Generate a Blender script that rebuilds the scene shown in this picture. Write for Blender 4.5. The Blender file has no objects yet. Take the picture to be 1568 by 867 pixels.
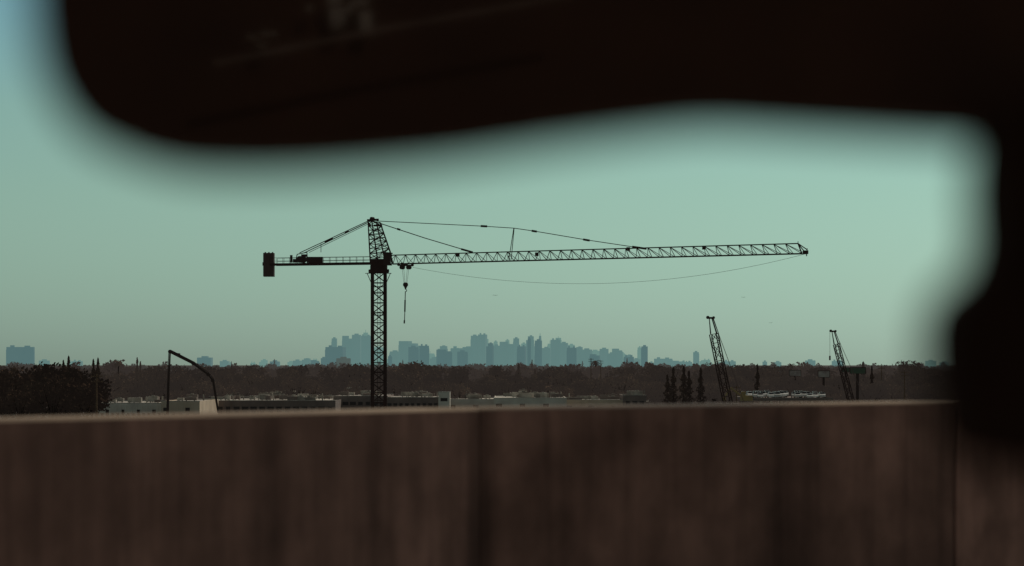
import bpy, math, random
from mathutils import Vector, Matrix
random.seed(7)
R = random.random
def U(a,b): return a+(b-a)*random.random()

# ------------------------------------------------------------------ survey
CAM_H = 17.0          # eye height above the surrounding ground (m)
F = 4355.0            # angular scale used for the survey of the photo
HZ = 558.0
def S(px, py, d):     # surveyed bearing/elevation + estimated distance -> world position
    return Vector(((px-784.0)/F*d, d, CAM_H+(HZ-py)/F*d))
def SX(px,d): return (px-784.0)/F*d

# ------------------------------------------------------------------ materials
AIR = (0.135,0.235,0.225)
AIRW = (0.068,0.052,0.044)
AIRT = (0.082,0.066,0.058)
def mat(name, c1, c2=None, scale=1.0, rough=0.9, haze=0.0, air=AIR, stretch=(1,1,1), rnd=0.0, detail=6, spec=0.2, coords='Object', metal=0.0, bump=0.0):
    m = bpy.data.materials.new(name); m.use_nodes=True
    nt=m.node_tree; nd=nt.nodes; lk=nt.links
    for n in list(nd): nd.remove(n)
    out=nd.new('ShaderNodeOutputMaterial'); p=nd.new('ShaderNodeBsdfPrincipled')
    p.inputs['Roughness'].default_value=rough
    p.inputs['Specular IOR Level'].default_value=spec
    p.inputs['Metallic'].default_value=metal
    c2=c2 or tuple(x*0.6 for x in c1)
    tc=nd.new('ShaderNodeTexCoord'); mp=nd.new('ShaderNodeMapping')
    mp.inputs['Scale'].default_value=stretch
    ns=nd.new('ShaderNodeTexNoise'); ns.inputs['Scale'].default_value=scale; ns.inputs['Detail'].default_value=detail
    rp=nd.new('ShaderNodeValToRGB'); rp.color_ramp.elements[0].position=0.35; rp.color_ramp.elements[1].position=0.65
    rp.color_ramp.elements[0].color=(*c2,1); rp.color_ramp.elements[1].color=(*c1,1)
    lk.new(tc.outputs[coords],mp.inputs[0]); lk.new(mp.outputs[0],ns.inputs['Vector']); lk.new(ns.outputs['Fac'],rp.inputs[0])
    col=rp.outputs[0]
    if rnd>0:
        oi=nd.new('ShaderNodeObjectInfo'); mr=nd.new('ShaderNodeMapRange')
        mr.inputs['To Min'].default_value=1-rnd; mr.inputs['To Max'].default_value=1+rnd
        lk.new(oi.outputs['Random'],mr.inputs[0])
        vm=nd.new('ShaderNodeVectorMath'); vm.operation='SCALE'
        lk.new(col,vm.inputs[0]); lk.new(mr.outputs[0],vm.inputs['Scale']); col=vm.outputs[0]
    lk.new(col,p.inputs['Base Color'])
    if bump>0:
        b=nd.new('ShaderNodeBump'); b.inputs['Strength'].default_value=bump; b.inputs['Distance'].default_value=0.02
        lk.new(ns.outputs['Fac'],b.inputs['Height']); lk.new(b.outputs[0],p.inputs['Normal'])
    sh=p.outputs[0]
    if haze>0:   # painted haze: flat emission blended into the surface stands in for air light
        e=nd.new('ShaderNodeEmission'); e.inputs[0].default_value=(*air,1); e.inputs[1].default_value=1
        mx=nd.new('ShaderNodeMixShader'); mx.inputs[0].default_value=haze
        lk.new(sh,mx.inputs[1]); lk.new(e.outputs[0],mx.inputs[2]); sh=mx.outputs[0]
    lk.new(sh,out.inputs[0])
    return m

# ------------------------------------------------------------------ mesh builder
class MB:
    def __init__(s): s.v=[]; s.f=[]; s.mi=[]
    def add(s,vs,fs,mi=0):
        o=len(s.v); s.v+= [tuple(x) for x in vs]; s.f+=[tuple(o+i for i in f) for f in fs]; s.mi+=[mi]*len(fs)
    def box(s,c,size,rz=0,mi=0,M=None):
        hx,hy,hz=[x/2 for x in size]; c=Vector(c)
        vs=[Vector((x,y,z)) for x in(-hx,hx) for y in(-hy,hy) for z in(-hz,hz)]
        rot=Matrix.Rotation(rz,3,'Z')
        vs=[rot@v+c for v in vs]
        if M: vs=[M@v for v in vs]
        s.add(vs,[(0,1,3,2),(4,6,7,5),(0,4,5,1),(2,3,7,6),(0,2,6,4),(1,5,7,3)],mi)
    def beam(s,a,b,w,w2=None,n=4,mi=0):
        a=Vector(a); b=Vector(b); d=b-a
        if d.length<1e-6: return
        d.normalize(); up=Vector((0,0,1)) if abs(d.z)<0.95 else Vector((0,1,0))
        x=d.cross(up).normalized(); y=x.cross(d); w2=w if w2 is None else w2
        k=1.41421 if n==4 else 1; ph=math.pi/4 if n==4 else 0
        vs=[]
        for p,r in((a,w/2*k),(b,w2/2*k)):
            for i in range(n):
                t=2*math.pi*i/n+ph; vs.append(p+x*math.cos(t)*r+y*math.sin(t)*r)
        fs=[(i,(i+1)%n,n+(i+1)%n,n+i) for i in range(n)]+[tuple(range(n-1,-1,-1)),tuple(range(n,2*n))]
        s.add(vs,fs,mi)
    def cyl(s,a,b,r,n=12,r2=None,mi=0): s.beam(a,b,2*r,None if r2 is None else 2*r2,n=n,mi=mi)
    def rope(s,pts,w,n=4,mi=0):
        for a,b in zip(pts[:-1],pts[1:]): s.beam(a,b,w,n=n,mi=mi)
    def obj(s,name,mats,parent=None,smooth=False,bevel=0):
        me=bpy.data.meshes.new(name); me.from_pydata(s.v,[],s.f)
        if not isinstance(mats,(list,tuple)): mats=[mats]
        for m in mats: me.materials.append(m)
        me.polygons.foreach_set('material_index',s.mi)
        if smooth: me.polygons.foreach_set('use_smooth',[True]*len(s.f))
        me.update()
        o=bpy.data.objects.new(name,me); bpy.context.scene.collection.objects.link(o)
        if parent: o.parent=parent
        if bevel:
            b=o.modifiers.new('bevel','BEVEL'); b.width=bevel; b.segments=3; b.limit_method='ANGLE'
        return o
def empty(name,loc=(0,0,0)):
    e=bpy.data.objects.new(name,None); e.location=(0,0,0); bpy.context.scene.collection.objects.link(e); return e

def lattice(mb, a, b, wa, wb, bays, chord, brace, side=None, horiz=True):
    """four-chord lattice from a to b, width wa..wb"""
    a=Vector(a); b=Vector(b); d=(b-a).normalized()
    side=Vector(side) if side else Vector((1,0,0))
    x=(side-d*side.dot(d)).normalized(); y=d.cross(x)
    def ring(t):
        w=(wa+(wb-wa)*t)/2; p=a.lerp(b,t)
        return [p+x*w+y*w,p-x*w+y*w,p-x*w-y*w,p+x*w-y*w]
    R0=ring(0);R1=ring(1)
    for p,q in zip(R0,R1): mb.beam(p,q,chord)
    for i in range(bays):
        r=ring(i/bays); s=ring((i+1)/bays)
        for k in range(4):
            j=(k+1)%4
            if (i+k)%2: mb.beam(r[k],s[j],brace)
            else: mb.beam(r[j],s[k],brace)
            if horiz: mb.beam(s[k],s[j],brace)

# ================================================================== camera
cam=bpy.data.cameras.new('camera'); co=bpy.data.objects.new('camera',cam)
bpy.context.scene.collection.objects.link(co); bpy.context.scene.camera=co
co.location=(0,0,CAM_H); co.rotation_euler=(math.radians(90),0,0)
cam.sensor_width=36; cam.lens=36*F/1568; cam.shift_y=(HZ-433)/1568
cam.clip_start=0.02; cam.clip_end=90000
cam.dof.use_dof=True; cam.dof.focus_distance=420; cam.dof.aperture_fstop=6.2

# ================================================================== light
w=bpy.data.worlds.new('World'); bpy.context.scene.world=w; w.use_nodes=True
nt=w.node_tree; bg=nt.nodes['Background']
SUN_AZ=math.radians(28); SUN_EL=math.radians(38)
sky=nt.nodes.new('ShaderNodeTexSky'); sky.sky_type='NISHITA'; sky.sun_disc=False
sky.sun_elevation=SUN_EL; sky.sun_rotation=SUN_AZ; sky.air_density=1.0; sky.dust_density=1.0; sky.ozone_density=1.5
bw=nt.nodes.new('ShaderNodeRGBToBW'); nt.links.new(sky.outputs[0],bw.inputs[0])
tc_=nt.nodes.new('ShaderNodeTexCoord'); sp_=nt.nodes.new('ShaderNodeSeparateXYZ'); nt.links.new(tc_.outputs['Generated'],sp_.inputs[0])
rp_=nt.nodes.new('ShaderNodeValToRGB'); nt.links.new(sp_.outputs['Z'],rp_.inputs[0])
ce=rp_.color_ramp.elements; ce[0].position=0; ce[0].color=(.76,1.02,.83,1); ce[1].position=1; ce[1].color=(1.08,1.0,.95,1)
for p_,c_ in((.03,(.69,1.03,.83,1)),(.06,(.65,1.05,.87,1)),(.09,(.61,1.06,.95,1)),(.13,(.50,1.03,1.20,1)),(.2,(.6,1.05,1.1,1)),(.35,(.98,1.0,.98,1))):
    q_=ce.new(p_); q_.color=c_
tint=nt.nodes.new('ShaderNodeVectorMath'); tint.operation='MULTIPLY'
nt.links.new(bw.outputs[0],tint.inputs[0]); nt.links.new(rp_.outputs[0],tint.inputs[1]); nt.links.new(tint.outputs[0],bg.inputs[0]); bg.inputs[1].default_value=0.05
sd=Vector((math.sin(SUN_AZ)*math.cos(SUN_EL),math.cos(SUN_AZ)*math.cos(SUN_EL),math.sin(SUN_EL)))
sl=bpy.data.lights.new('sun','SUN'); sl.energy=2.3; sl.angle=math.radians(0.5); sl.color=(1,0.90,0.76)
so=bpy.data.objects.new('sun',sl); so.rotation_euler=sd.to_track_quat('Z','Y').to_euler(); so.location=(0,0,60)
bpy.context.scene.collection.objects.link(so)
vs=bpy.context.scene.view_settings; vs.view_transform='Standard'; vs.look='None'; vs.exposure=0

# ================================================================== materials
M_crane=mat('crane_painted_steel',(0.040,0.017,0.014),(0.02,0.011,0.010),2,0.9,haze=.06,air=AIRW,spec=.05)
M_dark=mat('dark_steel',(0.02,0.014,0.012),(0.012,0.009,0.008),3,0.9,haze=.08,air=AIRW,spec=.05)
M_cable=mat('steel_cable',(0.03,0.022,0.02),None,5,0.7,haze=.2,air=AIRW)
M_weight=mat('counterweight_concrete',(0.05,0.03,0.026),(0.03,0.02,0.018),1.5,haze=.1,air=AIRW)
M_ground=mat('ground_scrub',(0.045,0.030,0.02),(0.02,0.014,0.010),0.01,coords='Object')
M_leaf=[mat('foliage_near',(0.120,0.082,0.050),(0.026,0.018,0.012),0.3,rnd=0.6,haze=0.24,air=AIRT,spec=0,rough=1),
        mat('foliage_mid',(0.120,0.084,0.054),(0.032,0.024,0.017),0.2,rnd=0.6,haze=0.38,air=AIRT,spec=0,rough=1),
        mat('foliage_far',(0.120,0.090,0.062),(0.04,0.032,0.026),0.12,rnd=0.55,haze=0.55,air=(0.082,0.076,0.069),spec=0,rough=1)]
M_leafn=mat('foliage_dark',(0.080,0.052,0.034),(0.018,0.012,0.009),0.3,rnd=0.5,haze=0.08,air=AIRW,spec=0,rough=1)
M_bark=mat('bark',(0.06,0.04,0.03),None,3)
M_pole=mat('weathered_timber',(0.26,0.16,0.10),(0.16,0.1,0.065),3)

# ================================================================== ground
g=MB(); g.add([(-45000,-2000,0),(45000,-2000,0),(45000,70000,0),(-45000,70000,0)],[(0,1,2,3)]); g.obj('ground',M_ground)

# ================================================================== tower crane
tc=empty('tower_crane')
d0=411.0; base=S(580,600,d0); bx=base.x
zs=S(580,407,d0).z           # slewing level
jl=S(598,404,409); jr=S(1231,388,373)
jd=(jr-jl); jdh=Vector((jd.x,jd.y,0)).normalized(); perp=Vector((-jdh.y,jdh.x,0))
# mast
m=MB(); W=1.85
lattice(m,(bx,d0,0),(bx,d0,zs-1.0),W,W,21,0.30,0.14,side=(math.cos(0.16),math.sin(0.16),0))
for k in(-0.2,0.2): m.beam((bx+k,d0+0.3,0),(bx+k,d0+0.3,zs-1),0.06)
for i in range(int(zs/0.6)): m.beam((bx-0.2,d0+0.3,i*0.6),(bx+0.2,d0+0.3,i*0.6),0.05)
for i in range(7): m.box((bx,d0,zs-3-i*4.1),(1.7,1.7,0.1),0.16)
m.box((bx,d0,0.6),(5,5,1.2),0.16)
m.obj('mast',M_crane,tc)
# slewing unit
m=MB(); m.box((bx,d0,zs-0.75),(2.7,2.7,0.5),0.16); m.cyl((bx,d0,zs-0.5),(bx,d0,zs+0.1),1.25,20)
m.box((bx,d0,zs+0.55),(2.3,2.2,0.9),0.0); m.beam((bx-1.9,d0-1.2,zs-1.1),(bx+1.9,d0-1.2,zs-1.1),0.08)
for k in(-1.7,1.7):
    m.beam((bx+k*.6,d0,zs-2.6),(bx+k,d0,zs-1.0),0.1)
m.obj('slewing_unit',M_crane,tc)
# cab
m=MB(); c=S(593,397,409.5); 
m.box(c+Vector((0,-1.0,0)),(1.0,1.3,1.5)); m.box(c+Vector((0.15,-1.0,0.85)),(1.3,1.5,0.12)); m.box(c+Vector((0.1,-1.0,-0.82)),(1.2,1.5,0.12))
for k in (-0.5,0.5): m.beam(c+Vector((0.62,-1.0+k,-0.75)),c+Vector((0.55,-1.0+k,0.8)),0.08)
m.obj('operator_cab',M_dark,tc)
# cathead
m=MB()
n=9
def rail(p,q,off): return [ (p.lerp(q,i/n)+perp*off*(1-0.5*i/n)) for i in range(n+1)]
A=[rail(S(573,402,d0),S(566.5,338,d0),0.95),rail(S(594,392,d0),S(579,340,d0),0.95),rail(S(594,392,d0),S(579,340,d0),-0.95),rail(S(573,402,d0),S(566.5,338,d0),-0.95)]
for r in A: m.beam(r[0],r[-1],0.2,0.17)
for i in range(n):
    for k in range(4):
        j=(k+1)%4
        m.beam(A[k][i],A[j][i+1],0.09) if (i+k)%2 else m.beam(A[j][i],A[k][i+1],0.09)
        m.beam(A[k][i+1],A[j][i+1],0.09)
m.beam(S(562,337,d0),S(580,336,d0),0.3); m.cyl(S(570,334.5,d0)-perp*0.3,S(570,334.5,d0)+perp*0.3,0.25)
m.box(S(577,345,d0),(0.9,0.9,0.25)); m.beam(S(564,341,d0),S(568,346,d0),0.25)
m.beam(S(586,350,d0),S(584,341,d0),0.06)
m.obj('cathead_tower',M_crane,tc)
# jib
m=MB(); hw=0.62; topL=S(598,390.5,409); topR=S(1222,372.5,373.5); nb=37
def jb(t,s): return jl.lerp(jr,t)+perp*s*hw
def jt(t): return topL.lerp(topR,t)
m.beam(jb(0,1),jb(1,1),0.14); m.beam(jb(0,-1),jb(1,-1),0.14); m.beam(jt(0),jt(1),0.15)
for i in range(nb):
    t0=i/nb; t1=(i+0.5)/nb; t2=(i+1)/nb
    for s in(1,-1):
        m.beam(jb(t0,s),jt(t1*0.985 if i else t1),0.07); m.beam(jt(t1*0.985 if i else t1),jb(t2,s),0.07)
    m.beam(jb(t0,1),jb(t0,-1),0.05)
for s in(1,-1): m.beam(jt(0),jb(0,s),0.16); m.beam(jt(1),jb(1,s),0.13)
m.beam(jt(1),S(1236,382,373),0.12); m.box(S(1233.5,386,373),(0.6,1.5,0.45)); m.beam(S(1236,380,373),S(1235,392,373),0.12)
m.beam(S(1222,372,373.5),S(1222,369,373.5),0.08)
for px,py in((701,387),(822,386),(962,378),(1078,376)): m.box(S(px,py+3,392),(0.5,0.3,0.5))
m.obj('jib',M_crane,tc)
# king post
m=MB(); kp=S(787,349,398.5)
for s in(1,-1): m.beam(S(781,397,398.5)+perp*s*0.3,kp+perp*s*0.05,0.1)
m.beam(S(778,391,398.5),S(781,398,398.5),0.14)
m.obj('strut_post',M_crane,tc)
# pendants
m=MB()
m.rope([S(577,338,d0),S(740,346,401),kp,S(818,353.5,397),S(898,367,392),S(985,380,387.5)],0.10)
for p,q in(((736,345.8),(746,346.3)),((814,353),(822,354.3)),((893,366.3),(903,368)),((968,377.5),(990,380.6))): m.beam(S(*p,398),S(*q,398),0.28)
m.rope([S(580,341,d0),S(650,364,406),S(722,385.5,402)],0.11)
for p,q in(((706,381),(724,386)),((608,350),(613,351.6))): m.beam(S(*p,402),S(*q,402),0.26)
for s in(1,-1):
    m.beam(S(566,338,d0)+perp*s*0.3,S(462,387,416)+perp*s*0.5,0.1); m.beam(S(563,342,d0)+perp*s*0.3,S(471,386,416)+perp*s*0.4,0.06)
for p,q in(((497,370.5),(510,364.5)),((528,356),(534,353))): m.beam(S(*p,414),S(*q,414),0.28)
m.beam(S(491.5,373,415),S(491.5,386,415),0.08); 
m.obj('pendant_lines',M_crane,tc)
# slack rope beneath jib
m=MB(); pts=[]
for i in range(41):
    x=i/40; px=632+(1235-632)*x
    a=(px-905)*(px-1235)/((632-905)*(632-1235))*409+(px-632)*(px-1235)/((905-632)*(905-1235))*434+(px-632)*(px-905)/((1235-632)*(1235-905))*388
    pts.append(S(px,a,407+(373-407)*x))
m.rope(pts,0.035); m.obj('slack_rope',M_cable,tc)
# counter jib
m=MB(); c0=S(572,403,412); c1=S(419,405,421); e=perp*0.75
for s in(1,-1): m.beam(c0+e*s,c1+e*s,0.34)
for i in range(16):
    t=i/15; m.beam(c0.lerp(c1,t)+e,c0.lerp(c1,t)-e,0.12)
    for s in(1,-1): m.beam(c0.lerp(c1,t)+e*s*1.25,c0.lerp(c1,t)+e*s*1.25+Vector((0,0,0.98)),0.05)
for s in(1,-1):
    for h in(0.5,0.98): m.beam(c0+e*s*1.25+Vector((0,0,h)),c1+e*s*1.25+Vector((0,0,h)),0.05)
m.beam(c0+Vector((0,0,0.12)),c1+Vector((0,0,0.12)),0.12)
m.obj('counter_jib',M_crane,tc)
m=MB()
m.box(S(482,397.5,416.5),(2.35,1.0,0.85)); m.cyl(S(462,397,417)-perp*0.6,S(462,397,417)+perp*0.6,0.5,14); m.box(S(453,399,417),(0.8,1.1,0.5))
m.box(S(446,396,418),(0.35,0.4,1.1)); m.beam(S(455,389,417),S(470,386,417),0.12); m.beam(S(455,389,417),S(453,400,417),0.12); m.beam(S(470,386,417),S(471,400,417),0.12)
m.box(S(466,391,417),(0.9,0.6,0.35))
m.obj('hoist_winch',M_dark,tc)
m=MB()
for i,(px) in enumerate((406.3,411.8,417.4)):
    p=S(px,405.2,421.5); m.box(p,(0.49,1.9,3.5),0); m.beam(p+Vector((0,0,1.7)),p+Vector((0,0,1.9)),0.2)
m.box(S(411.5,404,421.5),(1.75,1.5,0.5)); m.obj('counterweights',M_weight,tc,bevel=0.03)
# trolley + hook
m=MB(); dt=407.4
m.box(S(621,406,dt),(1.7,1.5,0.16)); 
for px in(615,627):
    for s in(1,-1): m.cyl(S(px,405,dt)+perp*s*0.75-perp*.06,S(px,405,dt)+perp*s*0.75+perp*.06,0.22,12)
    m.cyl(S(px+(1 if px<620 else -1),409,dt)-perp*.3,S(px+(1 if px<620 else -1),409,dt)+perp*.3,0.3,12)
m.box(S(616,405.5,dt),(0.4,0.6,0.7)); m.obj('trolley',M_dark,tc)
m=MB()
for px,qx in((617,619.3),(625,622.3)):
    for s in(1,-1): m.beam(S(px,410,dt)+perp*s*.2,S(qx,434,dt)+perp*s*.12,0.04)
m.obj('hoist_ropes',M_cable,tc)
m=MB()
m.cyl(S(621,435.5,dt)-perp*.2,S(621,435.5,dt)+perp*.2,0.32,14); m.box(S(621,436.5,dt),(0.42,0.5,0.6)); m.beam(S(621,438,dt),S(621,443,dt),0.42,0.16,n=8)
pts=[S(621+1.8*math.cos(a),444.5+1.8*math.sin(a),dt) for a in [math.radians(x) for x in range(-90,150,30)]]
m.rope(pts,0.1); m.rope([S(620.7,446,dt),S(620.3,460,dt)],0.12); m.beam(S(620.3,459,dt),S(619.9,477,dt),0.2); m.rope([S(619.9,477,dt),S(619.2,495,dt)],0.11)
m.beam(S(619.2,490,dt),S(619,495,dt),0.2)
m.obj('hook_block',M_dark,tc)

# ================================================================== concrete pump boom
pb=empty('concrete_pump_truck'); m=MB(); D=390
seg=[S(257,640,D),S(258.5,585,D),S(260.5,538,D),S(296,556,D),S(319,573,D),S(326,582,D),S(334,632,D)]
for (a,b,w0,w1) in ((0,1,.26,.24),(1,2,.22,.2),(2,3,.38,.34),(3,4,.32,.28),(4,5,.26,.24),(5,6,.24,.2)): m.beam(seg[a],seg[b],w0,w1)
for k in(2,3,4,5): m.cyl(seg[k]-Vector((0,.35,0)),seg[k]+Vector((0,.35,0)),0.26,12)
m.rope([p+Vector((0.12,-.25,0.2)) for p in seg[2:]],0.11,n=6)
m.beam(S(262,541,D)+Vector((0,.0,.15)),S(276,545,D)+Vector((0,0,.3)),0.14)
m.rope([p+Vector((-.16,-.2,0)) for p in seg[:3]],0.1,n=6)
bx2=SX(257,D)
m.beam((bx2,D,2.6),seg[0],0.8,0.4); m.obj('placing_boom',M_dark,pb)
m=MB(); m.box((bx2+2,D,1.6),(9.5,2.4,0.5)); m.box((bx2-4.2,D,2.3),(2.1,2.4,2.4)); m.box((bx2+5,D,2.3),(2,2.0,1.2)); m.box((bx2,D,2.3),(1.6,1.6,0.9))
for x in(-4,0.5,4,5.3):
    for s in(-1.1,1.1): m.cyl((bx2+x,D+s-.15,0.5),(bx2+x,D+s+.15,0.5),0.5,16)
m.obj('truck_chassis',M_crane,pb,bevel=0.06)

# ================================================================== crawler cranes
def crawler(tipx,tipy,footx,footy,d,wid,mirror=1,extra=True):
    e=empty('crawler_crane'); tip=S(tipx,tipy,d); foot=S(footx,footy,d)
    t=(tip.z-2.2)/(tip.z-foot.z); foot=tip.lerp(foot,t)
    m=MB(); L=(tip-foot).length; u=(tip-foot).normalized()
    a=foot+u*2.5; b=tip-u*3.0
    lattice(m,a,b,wid,wid*.9,int((b-a).length/wid*0.9),0.19,0.10,side=(1,0.25,0))
    sx=Vector((1,0.25,0)).normalized(); 
    for s in(1,-1):
        for q in(1,-1):
            m.beam(foot+Vector((0,q*wid*.4,0)),a+sx*s*wid*.45+Vector((0,q*wid*.45,0)),0.17)
            m.beam(tip+sx*s*0.25,b+sx*s*wid*.43+Vector((0,q*wid*.43,0)),0.15)
    m.box(tip,(1.2,0.7,0.35)); m.cyl(tip+Vector((-.5,-.3,.1)),tip+Vector((-.5,.3,.1)),0.3,12); m.cyl(tip+Vector((.55,-.3,.05)),tip+Vector((.55,.3,.05)),0.26,12)
    m.beam(tip+Vector((.5,0,0)),tip-u*3+Vector((.9,0,0)),0.12)
    m.obj('lattice_boom',M_crane,e)
    m=MB(); g0=foot+Vector((mirror*2.6,0,4.5)); 
    for s in(-.7,.7): m.beam(tip+Vector((.4*mirror,s*.5,0)),g0+Vector((0,s,0)),0.05)
    m.beam(g0,foot+Vector((mirror*6.0,0,0.5)),0.1); m.beam(g0,foot+Vector((mirror*2,0,0.5)),0.16)
    if extra: m.beam(tip+Vector((-.7*mirror,0,0)),tip+Vector((-.7*mirror,0,-6)),0.06); m.box(tip+Vector((-.7*mirror,0,-6)),(.35,.3,1.0))
    m.obj('pendant_ropes',M_cable,e)
    m=MB(); fx,fy=foot.x,foot.y
    m.box((fx+mirror*3.3,fy,2.3),(7.2,3.0,1.7)); m.box((fx+mirror*6.3,fy,2.2),(1.6,3.2,2.2)); m.box((fx+mirror*0.2,fy-1.9,2.4),(1.7,1.1,2.0))
    m.cyl((fx+mirror*2,fy,0.9),(fx+mirror*2,fy,1.4),1.3,18)
    for s in(-2,2):
        m.box((fx+mirror*2,fy+s,0.6),(6.4,0.9,0.9))
        for k in(-3.2,3.2): m.cyl((fx+mirror*2+k,fy+s-.45,0.6),(fx+mirror*2+k,fy+s+.45,0.6),0.5,14)
    m.obj('crawler_body',M_dark,e,bevel=0.05)
crawler(1088,486.5,1114,614,520,1.4,1,False)
crawler(1275.5,507,1301,606,640,1.2,1,True)

# ================================================================== skyline
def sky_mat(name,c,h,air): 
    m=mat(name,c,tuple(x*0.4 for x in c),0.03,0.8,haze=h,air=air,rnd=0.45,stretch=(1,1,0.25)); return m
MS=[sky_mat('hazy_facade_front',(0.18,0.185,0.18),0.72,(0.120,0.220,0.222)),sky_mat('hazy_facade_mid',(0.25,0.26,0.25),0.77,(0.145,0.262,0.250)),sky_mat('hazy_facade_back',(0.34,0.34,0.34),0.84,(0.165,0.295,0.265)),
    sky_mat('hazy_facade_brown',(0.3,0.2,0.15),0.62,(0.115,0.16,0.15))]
def tower(x0,x1,ytop,layer=0,style=None):
    d={0:8200,1:9300,2:10500,3:7700}[layer]+U(-100,150)
    w=(x1-x0)/F*d; X=SX((x0+x1)/2,d); H=S(0,ytop,d).z; style=style if style is not None else random.choice([0,1,2,3,4])
    m=MB(); dp=min(w,60)*U(0.7,1.1); rz=U(-.3,.3)
    k=1/(abs(math.cos(rz))+abs(math.sin(rz))*dp/w); w*=k; dp*=k
    def b(cx,cy,sx,sy,z0,z1): 
        r=Matrix.Rotation(rz,3,'Z')@Vector((cx,cy,0)); m.box((X+r.x,d+r.y,(z0+z1)/2),(sx,sy,z1-z0),rz)
    if style==0: b(0,0,w,dp,0,H-4); b(0,0,w*.45,dp*.5,H-4,H)
    elif style==1: b(0,0,w,dp,0,H*.86); b(w*.08,0,w*.75,dp*.8,H*.86,H*.97); b(w*.1,0,w*.3,dp*.4,H*.97,H)
    elif style==2: b(-w*.2,0,w*.6,dp,0,H); b(w*.3,2,w*.4,dp*.9,0,H*.92)
    elif style==3: b(0,0,w,dp,0,H-2); b(-w*.3,0,w*.15,dp*.3,H-2,H+3); b(w*.25,0,w*.2,dp*.3,H-2,H+2)
    else: b(0,0,w,dp,0,H*.93); b(0,0,w*.86,dp*.86,H*.93,H); b(0,0,1.5,1.5,H,H+U(5,12))
    nf=max(2,int(w/8))
    for i in range(nf+1):
        r=Matrix.Rotation(rz,3,'Z')@Vector((-w/2+w*i/nf,-dp/2-0.6,0)); m.box((X+r.x,d+r.y,H*.43),(1.6,1.4,H*.86),rz)
    z=8
    while z<H*.84:
        r=Matrix.Rotation(rz,3,'Z')@Vector((0,-dp/2-0.3,0)); m.box((X+r.x,d+r.y,z),(w*.96,0.7,1.3),rz); z+=7
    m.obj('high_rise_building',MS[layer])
T=[(10,53,530,0,3),(303,325,545,0,0),(414,428,551,0,0),(449,462,550,1,0),(463,476,548,1,1),(476,489,551,0,2),(491,500,546,0,0),
(499,529,530,0,3),(508,516,516,1,0),(515,537,546,3,0),(524,541,514,1,2),(539,553,510.5,1,0),(552,569,513,1,3),(556,564,509,2,4),(569,590,530,2,0),
(594,600,543,0,0),(597,613,536,1,0),(611,640,522,1,2),(625,641,529,0,0),(642,657,528,0,3),(658,672,546,1,1),(668,692,535,0,2),(690,719,532,1,3),(700,716,536,0,0),
(721,733,512,1,0),(732,746,511,1,3),(738,748,517,2,0),(745,756,524,0,1),(754,766,527,1,0),(765,786,523,1,2),(774,780,519,2,0),(786,795,516,1,0),(792,806,529,0,3),(806,818,513,1,1),(808,813,516,0,0),
(819,830,519,0,0),(825,829,514,1,4),(830,844,531,1,0),(843,858,519,1,3),(850,860,517,2,4),(857,870,523,1,0),(868,883,531,0,3),(880,893,530,1,1),(890,907,533,1,0),(903,919,542,0,2),(918,932,532,1,0),
(930,944,539,1,0),(942,956,538,2,1),(955,971,545,0,3),(968,981,548,1,0),(982,992,528,0,0),(994,1001,553,1,0),(1002,1029,548,1,3),(1028,1046,552,1,2),(1044,1060,555,2,0),(1061.5,1070,537,1,0),
(1072,1090,554,2,3),(712,722,530,2,0),(756,762,521,2,0),(798,806,524,2,0),(860,868,527,2,0),(640,668,550,2,0),(590,600,549,2,1),(838,846,526,2,4),(870,880,526,2,0),(440,450,553,2,0)]
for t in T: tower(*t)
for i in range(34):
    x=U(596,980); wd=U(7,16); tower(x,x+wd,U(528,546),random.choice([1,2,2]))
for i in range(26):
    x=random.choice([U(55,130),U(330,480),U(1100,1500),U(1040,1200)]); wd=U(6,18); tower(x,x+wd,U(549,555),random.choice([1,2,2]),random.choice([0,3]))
# ================================================================== trees
def leaf_quad(m,c,s,mi=0):
    a=Vector((R()-.5,R()-.5,R()-.5)).normalized(); b=a.cross(Vector((R()-.5,R()-.5,R()-.5))).normalized(); q=a.cross(b)
    b=b*s*U(.5,1); q=q*s*U(.5,1)
    m.add([c-b,c-q*.7+b*.1,c+b,c+q],[(0,1,2,3)],mi)
def broadleaf(h,w,n=1500,ls=1.0):
    m=MB(); th=h*.35
    m.beam((0,0,0),(U(-.3,.3),0,th),0.6,0.4,n=7,mi=1); lob=[]
    for i in range(15):
        a=U(0,6.28); r=math.sqrt(R())*w*.38; z=th+ (h-th)*U(.12,.84)*(1-.35*(r/(w*.5)))
        c=Vector((math.cos(a)*r,math.sin(a)*r,z)); lob.append((c,U(.12,.22)*w)); m.beam((0,0,th*U(.6,1)),c,0.22,0.07,n=5,mi=1)
    for i in range(n):
        c,rr=random.choice(lob); v=Vector((random.gauss(0,1),random.gauss(0,1),random.gauss(0,1))).normalized()*rr*U(.55,1.12); v.z*=.75
        leaf_quad(m,c+v,U(.22,.5)*ls)
    return m
def conifer(h,w,n=1300):
    m=MB(); m.beam((0,0,0),(0,0,h*.97),0.45,0.05,n=6,mi=1)
    for i in range(n):
        t=R()**.8; z=h*(.1+.9*t); rr=w*.5*(1-t)**.75*(0.75+.35*math.sin(z*2.3)+.2*R()); a=U(0,6.28); rr*=U(.3,1)
        leaf_quad(m,Vector((math.cos(a)*rr,math.sin(a)*rr,z-rr*.15)),U(.2,.45))
    return m
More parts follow.
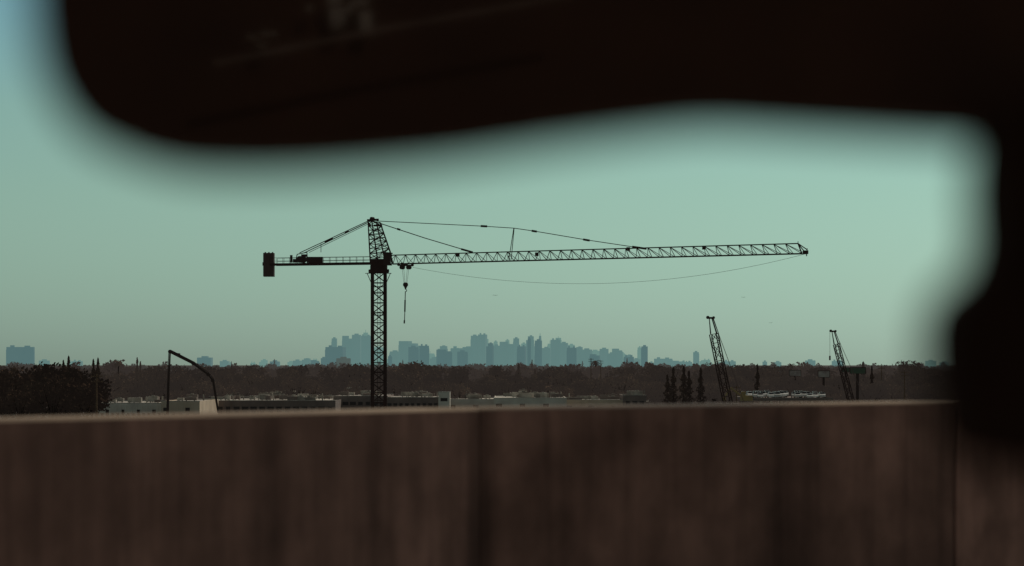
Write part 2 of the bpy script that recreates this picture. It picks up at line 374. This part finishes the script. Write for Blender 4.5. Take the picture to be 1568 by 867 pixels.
def palm(h):
    m=MB(); pts=[Vector((math.sin(t*1.2)*.5,0,h*t)) for t in (0,.3,.6,1)]
    for a,b in zip(pts[:-1],pts[1:]): m.beam(a,b,0.38,0.32,n=7,mi=1)
    top=pts[-1]
    for i in range(18):
        a=U(0,6.28); el=U(-.4,1.1); L=U(2.1,2.8); prev=top; d=Vector((math.cos(a)*math.cos(el),math.sin(a)*math.cos(el),math.sin(el))); s=Vector((-math.sin(a),math.cos(a),0))
        for k in range(5):
            nx=prev+d*L/5; wd=(.32,.42,.4,.3,.12)[k]; w0=(.1,.32,.42,.4,.3)[k]
            m.add([prev-s*w0-Vector((0,0,.15)),prev,nx,nx-s*wd-Vector((0,0,.15))],[(0,1,2,3)]); m.add([prev+s*w0-Vector((0,0,.15)),prev,nx,nx+s*wd-Vector((0,0,.15))],[(0,1,2,3)])
            prev=nx; d=(d+Vector((0,0,-.28))).normalized()
    return m
def me_of(mb,lm,name):
    o=mb.obj(name,[lm,M_bark]); me=o.data; bpy.data.objects.remove(o); return me
protos=[broadleaf(10,10),broadleaf(11,8.5),broadleaf(9,12),broadleaf(12,10),conifer(15,5.5),palm(11)]
farp=[broadleaf(10,10,420,2.0),broadleaf(11,9,420,2.0),broadleaf(9,12,420,2.1),broadleaf(12,10,420,2.0),conifer(14,5.5,400),palm(11)]
wts=[5,5,5,4,.25,.10]
dist=empty('distant_trees')
quads={}
d=930.0
while d<7400:
    tier=0 if d<1500 else (1 if d<3300 else 2)
    sp=7.0 if d<2500 else 9
    hwid=0.205*d+60; x=-hwid; clump=U(0,99)
    while x<hwid:
        v=random.choices(range(6),wts)[0]; s=U(.6,1.2)*(1+.2*math.sin(x*.03+clump))*(1.0 if d<2500 else 1.12)
        if v==5: s=U(.8,1.05)
        if d>1200 and R()<.09: s*=1.4
        quads.setdefault((tier,v),[]).append((x+U(-3,3),d+U(-.018,.018)*d,s,U(0,6.28)))
        x+=sp*U(.6,1.4)
    d*=1.03
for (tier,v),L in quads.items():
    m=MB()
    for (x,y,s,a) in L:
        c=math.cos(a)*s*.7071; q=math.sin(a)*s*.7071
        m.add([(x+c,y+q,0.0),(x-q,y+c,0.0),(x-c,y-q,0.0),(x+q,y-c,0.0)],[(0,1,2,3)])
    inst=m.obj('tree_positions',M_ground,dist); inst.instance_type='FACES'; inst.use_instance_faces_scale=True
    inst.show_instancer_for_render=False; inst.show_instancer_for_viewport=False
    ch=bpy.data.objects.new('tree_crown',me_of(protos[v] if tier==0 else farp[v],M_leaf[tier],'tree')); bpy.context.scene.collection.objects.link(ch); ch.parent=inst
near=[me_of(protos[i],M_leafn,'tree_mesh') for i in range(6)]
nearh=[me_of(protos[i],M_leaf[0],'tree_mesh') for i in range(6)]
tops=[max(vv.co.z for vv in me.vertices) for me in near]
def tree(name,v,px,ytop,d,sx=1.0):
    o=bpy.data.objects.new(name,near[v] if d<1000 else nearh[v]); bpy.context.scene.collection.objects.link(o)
    s=S(px,ytop,d).z/tops[v]
    o.location=(SX(px,d),d,0); o.scale=(s*sx,s*sx,s); o.rotation_euler=(0,0,U(0,6.28))
for (px,yt,d) in ((66,557,720),(90,553,700),(112,562,690),(48,569,740),(20,563,720),(132,572,700),(-10,566,740),(8,590,650),(80,585,640),(120,590,650),(30,592,640),(55,580,650),(100,575,660),(158,568,1100),(200,566,1200),(235,562,1200)):
    tree('oak_tree',random.randrange(4),px,yt,d)
for (px,yt) in ((1031,561),(1047,559),(1055,566),(1073,562),(1022,572)): tree('cypress_tree',4,px,yt,900,0.85)
for (px,yt,d) in ((105,543,820),(97,550,760),(150,546,900),(143,548,880),(210,546,1000),(215,552,1010),(1160,556,950),(1335,558,990)): tree('pine_tree',4,px,yt,d,0.6)
for (px,yt,d) in ((630,551,1150),(542,555,1100),(523,559,1100),(560,559,1150),(640,556,1250),(614,562,1000),(1155,562,1300),(1220,575,1000),(700,559,1500),(760,558,1600),(1000,555,1500),(1115,560,1500),(1180,558,1600),(390,558,1500),(300,559,1500),(250,557,1400),(850,560,1500),(1400,560,1400),(1430,562,1300),(350,560,1600),(455,557,1500),(665,559,1700),(960,560,1600),(1260,560,1600),(1085,559,1500),(1130,557,1700)): tree('oak_tree',random.randrange(4),px,yt,d,1.15)
for (px,yt,d) in ((913,551,2000),(1210,556,2000),(180,552,1600)): tree('palm_tree',5,px,yt,d)

# ================================================================== warehouses
HB=(0.13,0.12,0.10)
M_white=mat('white_stucco',(0.74,0.70,0.60),(0.54,0.50,0.43),0.2,haze=0.08,air=HB)
M_grey=mat('grey_stucco',(0.24,0.19,0.165),(0.15,0.125,0.11),0.2,haze=0.08,air=AIRW)
M_tan=mat('tan_stucco',(0.66,0.53,0.39),(0.52,0.41,0.30),0.2,haze=0.06,air=HB)
M_roof=mat('roof_membrane',(0.66,0.62,0.54),(0.12,0.10,0.09),0.045,haze=0.03,air=HB,detail=3)
M_cope=mat('coping_metal',(0.8,0.77,0.70),(0.3,0.28,0.25),0.12,haze=0.03,air=HB)
M_win=mat('dark_glazing',(0.02,0.02,0.022),None,1,0.3,haze=0.05,air=AIRW)
M_met=mat('galvanised_unit',(0.50,0.46,0.39),(0.14,0.12,0.10),0.25,haze=0.06,air=HB)
MW=[M_white,M_grey,M_tan,M_roof,M_win,M_met,M_cope]
def ware(x0,x1,ytop,d,depth,wall,units=4,doors=True,bays=8,name='warehouse_building'):
    e=empty(name); H=S(0,ytop,d).z; a=SX(x0,d); b=SX(x1,d); W=b-a; cx=(a+b)/2
    m=MB(); t=.35
    m.box((cx,d+depth/2,(H-.2)/2),(W,depth,H-.2),mi=3)              # body under roof sheet
    m.box((cx,d-t/2,H/2),(W+2*t,t,H),mi=wall); m.box((cx,d+depth+t/2,H/2),(W+2*t,t,H),mi=wall)
    m.box((a-t/2,d+depth/2,H/2),(t,depth,H),mi=wall); m.box((b+t/2,d+depth/2,H/2),(t,depth,H),mi=wall)
    m.box((cx,d-t/2,H+.06),(W+2*t+.3,.7,.10),mi=6)                  # metal coping
    m.box((cx,d+depth+t/2,H+.06),(W+2*t+.3,.7,.10),mi=6)
    m.obj('walls_and_roof',MW,e)
    m=MB(); bw=W/bays
    for i in range(bays):
        c=a+bw*(i+.5)
        if wall==1 or i%3==0: m.box((c,d-t-.03,H-2.3),(bw*U(.5,.8),.05,1.0),mi=4)
        if doors: m.box((c,d-t-.03,1.7),(min(3.6,bw*.5),.05,3.2),mi=4)
        m.box((a+bw*i,d-t-.12,(H-.5)/2),(.45,.22,H-.5),mi=wall)
    m.obj('windows_and_pilasters',MW,e)
    m=MB()
    for i in range(units):
        x=U(a+2,b-2); y=d+U(3,depth*.8); w0=U(1.5,4.5); h=U(.7,1.6); z=H-.2; mm=5 if R()<.65 else 1
        m.box((x,y,z+h/2+.2),(w0,U(1.5,2.5),h),mi=mm); m.box((x-w0*.3,y,z+.11),(.2,1.4,.2),mi=1); m.box((x+w0*.3,y,z+.11),(.2,1.4,.2),mi=1)
        if R()<.6: m.cyl((x,y,z+.2+h),(x,y,z+.5+h),.5,10,mi=5)
        if R()<.4: m.cyl((x+w0,y,z),(x+w0,y,z+U(1,2)),.18,8,mi=5)
    m.obj('rooftop_units',MW,e)
ware(137,248,617,800,60,0,8,bays=14)
ware(249,304,614,795,50,2,3,bays=5)
ware(304,512,613,850,70,1,22,bays=16)
ware(322,384,607,925,30,1,5,bays=5,doors=False)
ware(384,478,606,925,30,0,9,bays=7,doors=False)
ware(512,592,606,880,60,1,9,bays=7)
ware(520,560,601,950,25,0,5,bays=4,doors=False)
ware(592,672,608,870,60,1,8,bays=9)
ware(673,687,600,868,9,0,0,bays=1,doors=False,name='stair_tower')
ware(688,758,611,900,50,0,8,bays=6)
ware(697,724,606,960,20,1,3,bays=3,doors=False)
ware(758,866,609,880,60,0,15,bays=9)
ware(783,813,602,945,14,0,2,bays=3,doors=False)
ware(836,866,606,945,20,2,4,bays=3,doors=False)
ware(866,956,612,900,40,2,9,bays=8)
ware(956,988,605,895,30,1,2,bays=3)
ware(988,1060,615,960,30,1,3,bays=6)

# ================================================================== billboards, poles
M_green=mat('green_panel',(0.03,0.13,0.07),(0.02,0.08,0.05),0.3,haze=0.1,air=AIRW)
M_ad=mat('advert_panel',(0.35,0.33,0.3),(0.12,0.08,0.09),0.35,haze=0.12,air=HB)
def billboard(px0,px1,y0,y1,d,pm):
    e=empty('billboard'); m=MB(); a=S(px0,y1,d); b=S(px1,y0,d); cx=(a.x+b.x)/2; W=b.x-a.x; h=b.z-a.z
    m.box((cx,d,(a.z+b.z)/2),(W,.3,h)); m.obj('panel',pm,e)
    m=MB(); m.cyl((cx,d+.8,0),(cx,d+.8,b.z-h*.2),.5,12); m.box((cx,d-.3,a.z-.15),(W,.9,.12))
    for i in range(6): m.beam((a.x+W*(i+.5)/6,d+.2,b.z),(a.x+W*(i+.5)/6,d+.2,a.z-.4),.15)
    for i in range(3): m.beam((a.x+W*(i+.5)/3,d-.2,a.z-.1),(a.x+W*(i+.5)/3,d-1.2,a.z-.1),.12)
    m.box((cx,d-.05,b.z+.15),(W+.3,.5,.25)); m.box((a.x-.12,d,(a.z+b.z)/2),(.2,.5,h+.2)); m.box((b.x+.12,d,(a.z+b.z)/2),(.2,.5,h+.2))
    m.obj('frame_and_post',M_dark,e)
billboard(1302,1325,563,571.5,900,M_green)
billboard(1253,1270,568,577,1150,M_ad); billboard(1209,1226,567,575,1200,M_ad); billboard(1186,1198,567,573,1400,M_ad); billboard(1290,1300,563,569,1500,M_green)
def pole(px,yt,d,arms=True):
    m=MB(); H=S(px,yt,d).z; x=SX(px,d); m.cyl((x,d,0),(x,d,H),.22,8,.15)
    if arms:
        for k in(.6,1.7): m.beam((x-1.3,d,H-k),(x+1.3,d,H-k),.14); [m.cyl((x+q,d,H-k),(x+q,d,H-k+.35),.07,6) for q in(-1.1,-.5,.5,1.1)]
    m.obj('utility_pole',M_pole)
for a in ((148,572,600),(1350,557,1100),(1385,567,900),(905,548,1400),(920,551,1500),(1186,558,1300),(470,590,950),(1128,590,800)): pole(*a)

# ---------------- parking deck with parked vehicles at the right
M_carw=mat('vehicle_paint',(0.8,0.8,0.75),(0.45,0.45,0.43),0.8,0.35,spec=.5,rnd=.3); M_tyre=mat('tyre',(0.02,0.02,0.02),None,3)
M_glass=mat('vehicle_glass',(0.02,0.025,0.03),None,1,.15,spec=.5)
def car_mesh():
    m=MB(); prof=[(-2.2,.35),(-2.2,.85),(-1.4,.98),(-.75,1.45),(.7,1.45),(1.45,.95),(2.2,.8),(2.2,.35)]
    wd=.88; vs=[(x,-wd*(0.8 if z>1.2 else 1),z) for x,z in prof]+[(x,wd*(0.8 if z>1.2 else 1),z) for x,z in prof]; n=8
    m.add(vs,[(i,(i+1)%n,n+(i+1)%n,n+i) for i in range(n)]+[tuple(range(n-1,-1,-1)),tuple(range(n,2*n))])
    for s in(-1,1):
        m.box((-.02,s*.83,1.17),(1.5,.06,.3),mi=2)
        for x in(-1.35,1.35): m.cyl((x,s*.72,.34),(x,s*.92,.34),.34,14,mi=1)
    for x0,z0,x1,z1 in((-1.38,1.0,-.8,1.4),(.76,1.4,1.4,1.0)): m.add([(x0+.0,-.68,z0+.03),(x0,.68,z0+.03),(x1,.66,z1+.03),(x1,-.66,z1+.03)],[(0,1,2,3)],2)
    return m
o=car_mesh().obj('c',[M_carw,M_tyre,M_glass]); cme=o.data; bpy.data.objects.remove(o)
pk=empty('parking_deck_building'); m=MB(); dd=860; zt=S(0,610,dd).z; a=SX(1150,dd); b=SX(1275,dd)
m.box(((a+b)/2,dd+30,zt-.3),(b-a,60,.6),mi=1)
for lv in range(3):
    zz=zt-.3-lv*2.9
    m.box(((a+b)/2,dd-.2,zz+.3),(b-a,.35,.6),mi=1)
    if lv: m.box(((a+b)/2,dd+30,zz),(b-a,60,.3),mi=1)
for i in range(9): m.box((a+(b-a)*i/8,dd+.4,zt/2-.4),(.6,.6,zt-.8),mi=2)
m.obj('decks_and_columns',MW,pk)
for r in range(7):
    for i in range(10):
        if R()<.55:
            c=bpy.data.objects.new('parked_car',cme); bpy.context.scene.collection.objects.link(c)
            c.location=(a+1.5+(b-a-3)*i/9.+U(-1,1),dd+4+r*8.5,zt+.004); c.rotation_euler=(0,0,math.pi/2+U(-.05,.05)+(math.pi if R()<.5 else 0)); c.scale=(1,1,U(1,1.5))

# yellow excavator
M_yel=mat('excavator_yellow',(0.45,0.26,0.06),(0.3,0.17,0.05),1,haze=.03)
ex=empty('excavator'); p=S(1143,606,760)
m=MB(); m.box((p.x,760,p.z-.6),(3.2,2.4,1.4)); m.box((p.x-.9,759.2,p.z+.5),(1.2,1,1.3)); m.beam((p.x-1.4,760,p.z),(p.x-4.2,760,p.z+2.2),.45); m.beam((p.x-4.2,760,p.z+2.2),(p.x-6,760,p.z-.6),.35); m.box((p.x-6,760,p.z-.9),(.9,1,.8)); m.obj('body_and_arm',M_yel,ex,bevel=.05)
m=MB(); 
for s in(-1,1): m.box((p.x,760+s,p.z-1.7),(3.8,.6,.7))
m.obj('tracks',M_dark,ex)
m=MB(); zb=p.z-2.05; vs=[]
for z,r in((0,1.8),(zb*.55,1.35),(zb,1.0)):
    for i in range(16):
        t=i/16*6.283; vs.append((p.x+math.cos(t)*9*r*U(.94,1.06),760+math.sin(t)*7*r*U(.94,1.06),z))
m.add(vs,[(k*16+i,k*16+(i+1)%16,k*16+16+(i+1)%16,k*16+16+i) for k in(0,1) for i in range(16)]+[tuple(range(32,48))]); m.obj('earth_mound',M_ground)

# ================================================================== birds
def bird(px,py,d,s):
    m=MB(); c=S(px,py,d); m.beam(c-Vector((.22*s,0,0)),c+Vector((.25*s,0,0)),.02*s,.1*s,n=6); m.beam(c+Vector((.25*s,0,0)),c+Vector((.36*s,0,.01)),.09*s,.02*s,n=6)
    for k in(-1,1):
        m.add([c+Vector((-.08*s,0,.03)),c+Vector((.14*s,0,.03)),c+Vector((k*.5*s,-.1,.12*s)),c+Vector((k*.8*s,0,.04*s))],[(0,1,2,3)])
    m.obj('bird',M_dark)
bird(758,452,380,.5); bird(1138,455,420,.45); bird(1180,494,420,.4)

# ================================================================== parapet and parking garage
ztop=CAM_H-0.1155; deck=CAM_H-1.2
def wp(px,dd): return Vector((SX(px,dd),dd,0))
A=wp(0,6.0); B=wp(735,7.52); C=wp(1462,8.82)
def wall_mat(name='weathered_concrete',k=1.0,stain=True):
    m=mat(name,tuple(x*k for x in(0.345,0.218,0.180)),tuple(x*k for x in(0.165,0.104,0.086)),1.5,stretch=(1,1,.8),bump=.15,detail=9)
    nt=m.node_tree; nd=nt.nodes; lk=nt.links
    p=[n for n in nd if n.type=='BSDF_PRINCIPLED'][0]; tcn=[n for n in nd if n.type=='TEX_COORD'][0]
    col=p.inputs['Base Color'].links[0].from_socket
    for sc,st,lo,hi,dark in((1,(8,8,.6),.34,.58,.66),(1,(2.0,2.0,2.6),.42,.60,.66),(1,(26,26,.9),.30,.5,.82),(14,(1,1,.8),.3,.6,.8)):
        mp=nd.new('ShaderNodeMapping'); mp.inputs['Scale'].default_value=st; mp.inputs['Location'].default_value=(sc*3.1,st[0],.7)
        ns=nd.new('ShaderNodeTexNoise'); ns.inputs['Scale'].default_value=sc; ns.inputs['Detail'].default_value=6
        rp=nd.new('ShaderNodeValToRGB'); rp.color_ramp.elements[0].position=lo; rp.color_ramp.elements[0].color=(dark,dark,dark,1); rp.color_ramp.elements[1].position=hi; rp.color_ramp.elements[1].color=(1,1,1,1)
        mx=nd.new('ShaderNodeVectorMath'); mx.operation='MULTIPLY'
        lk.new(tcn.outputs['Object'],mp.inputs[0]); lk.new(mp.outputs[0],ns.inputs['Vector']); lk.new(ns.outputs['Fac'],rp.inputs[0]); lk.new(col,mx.inputs[0]); lk.new(rp.outputs[0],mx.inputs[1]); col=mx.outputs[0]
    if stain:   # water stain running down beside the expansion joint
        sx=nd.new('ShaderNodeSeparateXYZ'); lk.new(tcn.outputs['Object'],sx.inputs[0])
        n2=nd.new('ShaderNodeTexNoise'); n2.inputs['Scale'].default_value=6
        lk.new(tcn.outputs['Object'],n2.inputs['Vector'])
        a1=nd.new('ShaderNodeMath'); a1.operation='MULTIPLY_ADD'; a1.inputs[1].default_value=.05; lk.new(n2.outputs['Fac'],a1.inputs[0]); lk.new(sx.outputs['X'],a1.inputs[2])
        a2=nd.new('ShaderNodeMath'); a2.operation='SUBTRACT'; a2.inputs[1].default_value=B.x+.022; lk.new(a1.outputs[0],a2.inputs[0])
        a3=nd.new('ShaderNodeMath'); a3.operation='ABSOLUTE'; lk.new(a2.outputs[0],a3.inputs[0])
        mr=nd.new('ShaderNodeMapRange'); mr.inputs['From Min'].default_value=.005; mr.inputs['From Max'].default_value=.06; mr.inputs['To Min'].default_value=.55; mr.inputs['To Max'].default_value=1; mr.interpolation_type='SMOOTHSTEP'
        lk.new(a3.outputs[0],mr.inputs[0]); mx=nd.new('ShaderNodeVectorMath'); mx.operation='SCALE'; lk.new(col,mx.inputs[0]); lk.new(mr.outputs[0],mx.inputs['Scale']); col=mx.outputs[0]
    lk.new(col,p.inputs['Base Color'])
    return m
M_wall=wall_mat(); M_wall2=wall_mat('pale_concrete',1.9,False); M_cap=mat('sun_tinted_concrete_top',(0.32,0.23,0.155),(0.075,0.052,0.038),1.3,detail=4)  # cap colour carries the patchy sunlight along the wall top
M_deck=mat('parking_deck_concrete',(0.34,0.23,0.18),(0.24,0.165,0.13),2)
A2=A+(A-B)*3.0; dBC=(C-B).normalized(); Dp=C+dBC*5
wall=empty('concrete_parapet_wall')
def panel(p,q,gap0,gap1,top,mt):
    u=(q-p).normalized(); p=p+u*gap0; q=q-u*gap1; nrm=Vector((-u.y,u.x,0))  # away from camera
    t=.2; m=MB(); ch=.006
    P=[p,q,q+nrm*t,p+nrm*t]
    m.add([(v.x,v.y,deck) for v in P]+[(v.x,v.y,top-ch) for v in P],[(0,1,5,4),(1,2,6,5),(2,3,7,6),(3,0,4,7),(3,2,1,0)])
    i=[p+nrm*ch,q+nrm*ch,q+nrm*(t-ch),p+nrm*(t-ch)]
    m.add([(v.x,v.y,top-ch) for v in P]+[(v.x,v.y,top) for v in i],[(0,1,5,4),(1,2,6,5),(2,3,7,6),(3,0,4,7),(4,5,6,7)],1)
    m.obj('wall_panel',[mt,M_cap],wall)
panel(A2,B,0,.002,ztop,M_wall); panel(B,C,.002,.008,ztop+.001,M_wall); panel(C,Dp,.008,0,ztop,M_wall2)
m=MB()
for q,u in((B,(C-B).normalized()),(C,dBC)):
    n_=Vector((-u.y,u.x,0)); a=q+n_*.03; m.box((a.x,a.y,(deck+ztop)/2-.01),(.05,.04,ztop-deck-.02),math.atan2(u.y,u.x))
m.obj('joint_sealant',M_dark,wall)
pg=empty('parking_garage'); m=MB()
poly=[A2,B,C,Dp,Vector((Dp.x+8,Dp.y-6,0)),Vector((14,-30,0)),Vector((-16,-30,0))]
n=len(poly); m.add([(v.x,v.y,deck) for v in poly]+[(v.x,v.y,deck-.5) for v in poly],[tuple(range(n)),tuple(range(2*n-1,n-1,-1))]+[(i,(i+1)%n,n+(i+1)%n,n+i) for i in range(n)])
m.obj('deck_slab',M_deck,pg)
m=MB()
for v in poly: m.box((v.x*.93,v.y*.93,(deck-.5)/2),(.7,.7,deck-.5))
m.obj('columns',M_wall,pg)
# unseen backdrop added behind the car for a dim reflection in glossy trim
st=empty('reflection_backdrop'); yb=-15.0; Dv=0.6*2+15.0
def rf(px,py): return Vector(((px-784)/F*Dv,yb,CAM_H+(HZ-py)/F*Dv))
M_brn=mat('backdrop_brown',(0.11,0.055,0.038),(0.07,0.037,0.028),1.2)
M_pale=mat('reflection_pale',(0.85,0.72,0.60),(0.5,0.42,0.36),3)
m=MB(); m.box((0,yb-3,deck+2.6),(11,5.9,5.2)); m.box((0,yb-3,deck+5.3),(11.4,6.3,.2)); m.obj('walls_and_roof',M_brn,st)
m=MB()
for x0,y0,x1,y1 in((503,-4,524,8),(506,14,530,38),(533,10,541,22),(540,2,566,10),(552,20,570,48),(508,40,526,46),(380,58,396,61),(402,52,426,56),(396,70,410,73),(470,12,480,18)):
    a=rf(x0,y0); b=rf(x1,y1); m.box(((a.x+b.x)/2,yb+.06,(a.z+b.z)/2),(abs(b.x-a.x),.06,abs(a.z-b.z)))
m.obj('reflection_patches',M_pale,st)  # added patches that make the bright spots of the reflection
m=MB(); m.beam(rf(335,106)+Vector((0,.3,0)),rf(600,52)+Vector((0,.3,0)),.03); m.beam(rf(600,52)+Vector((0,.3,0)),rf(880,2)+Vector((0,.3,0)),.026)
m.obj('reflection_streak',mat('streak_tone',(.42,.3,.25),None,3),st)  # added bar that makes the slanted streak of the reflection
m=MB(); m.box((-1.5,yb+.02,deck+1.05),(1.0,.08,2.1)); m.obj('backdrop_door',M_dark,st)

# ================================================================== car interior (camera sits inside a parked car)
M_vis=mat('dark_trim',(0.040,0.022,0.016),(0.028,0.016,0.012),60,.9,spec=.05)
M_gloss=mat('glossy_dark_trim',(0.036,0.020,0.014),(0.030,0.017,0.012),60,.03,spec=.5)
def slab(outline,d,thick,name,parent,bev,mt):
    """rounded padded part: outline in metres (x,z) relative to eye, standing at distance d"""
    m=MB(); n=len(outline)
    m.add([(x,d,CAM_H+z) for x,z in outline]+[(x,d+thick,CAM_H+z) for x,z in outline],[tuple(range(n)),tuple(range(2*n-1,n-1,-1))]+[(i,(i+1)%n,n+(i+1)%n,n+i)[::-1] for i in range(n)])
    return m.obj(name,mt,parent,bevel=bev)
def smooth_closed(P,k=6):
    out=[]; n=len(P)
    for i in range(n):
        p0,p1,p2,p3=P[i-1],P[i],P[(i+1)%n],P[(i+2)%n]
        for j in range(k):
            t=j/k; out.append(tuple(.5*((2*p1[c])+(-p0[c]+p2[c])*t+(2*p0[c]-5*p1[c]+4*p2[c]-p3[c])*t*t+(-p0[c]+3*p1[c]-3*p2[c]+p3[c])*t**3) for c in(0,1)))
    return out
q=0.6/F
vis=[(42,-260),(42,-80),(52,70),(82,156),(142,222),(255,259),(400,266),(560,257),(700,243),(850,221),(1000,202),(1100,194),(1250,202),(1400,211),(1600,222),(1850,240),(1950,120),(1950,-260),(1850,-340),(200,-340)]
vo=[((x-784)*q,(HZ-y)*q) for x,y in smooth_closed(vis)]
v=empty('car_sun_visor'); slab(vo,.6,.018,'visor_pad',v,.004,M_gloss)
m=MB(); m.cyl((-.09,.61,CAM_H+.125),(.18,.61,CAM_H+.125),.006,12); m.cyl((.16,.61,CAM_H+.12),(.16,.61,CAM_H+.44),.007,12); m.obj('hinge_arm',M_vis,v)
mir=[(1520,150),(1498,225),(1493,300),(1496,370),(1483,412),(1452,440),(1428,478),(1423,540),(1432,620),(1442,670),(1468,704),(1530,722),(1650,735),(2100,755),(2600,740),(2680,600),(2640,470),(2500,430),(2050,410),(1990,380),(1960,300),(1960,150)]
mo=[((x-784)*q,(HZ-y)*q) for x,y in smooth_closed(mir)]
v=empty('rear_view_mirror'); slab(mo,.585,.03,'mirror_housing',v,.004,M_vis)
m=MB(); m.beam((.14,.62,CAM_H+.03),(.15,.72,CAM_H+.44),.03); m.obj('mount_stem',M_vis,v)
v=empty('car_cabin'); m=MB(); m.box((.25,-.1,CAM_H+.46),(1.5,1.8,.05)); m.obj('headliner',M_vis,v,bevel=.02)
m=MB(); m.box((.25,.75,CAM_H-.42),(1.5,.5,.3)); m.obj('dashboard',M_vis,v,bevel=.05)
m=MB()
for x in(-.52,1.02): m.beam((x,1.15,CAM_H-.3),(x*0.95,.72,CAM_H+.45),.07); m.beam((x,-1.3,CAM_H-.3),(x*0.9,-1.0,CAM_H+.45),.1)
m.obj('pillars',M_vis,v)
m=MB(); m.box((.25,-1.0,CAM_H-.35),(1.3,.18,.6)); m.obj('rear_seat_back',M_vis,v,bevel=.05)
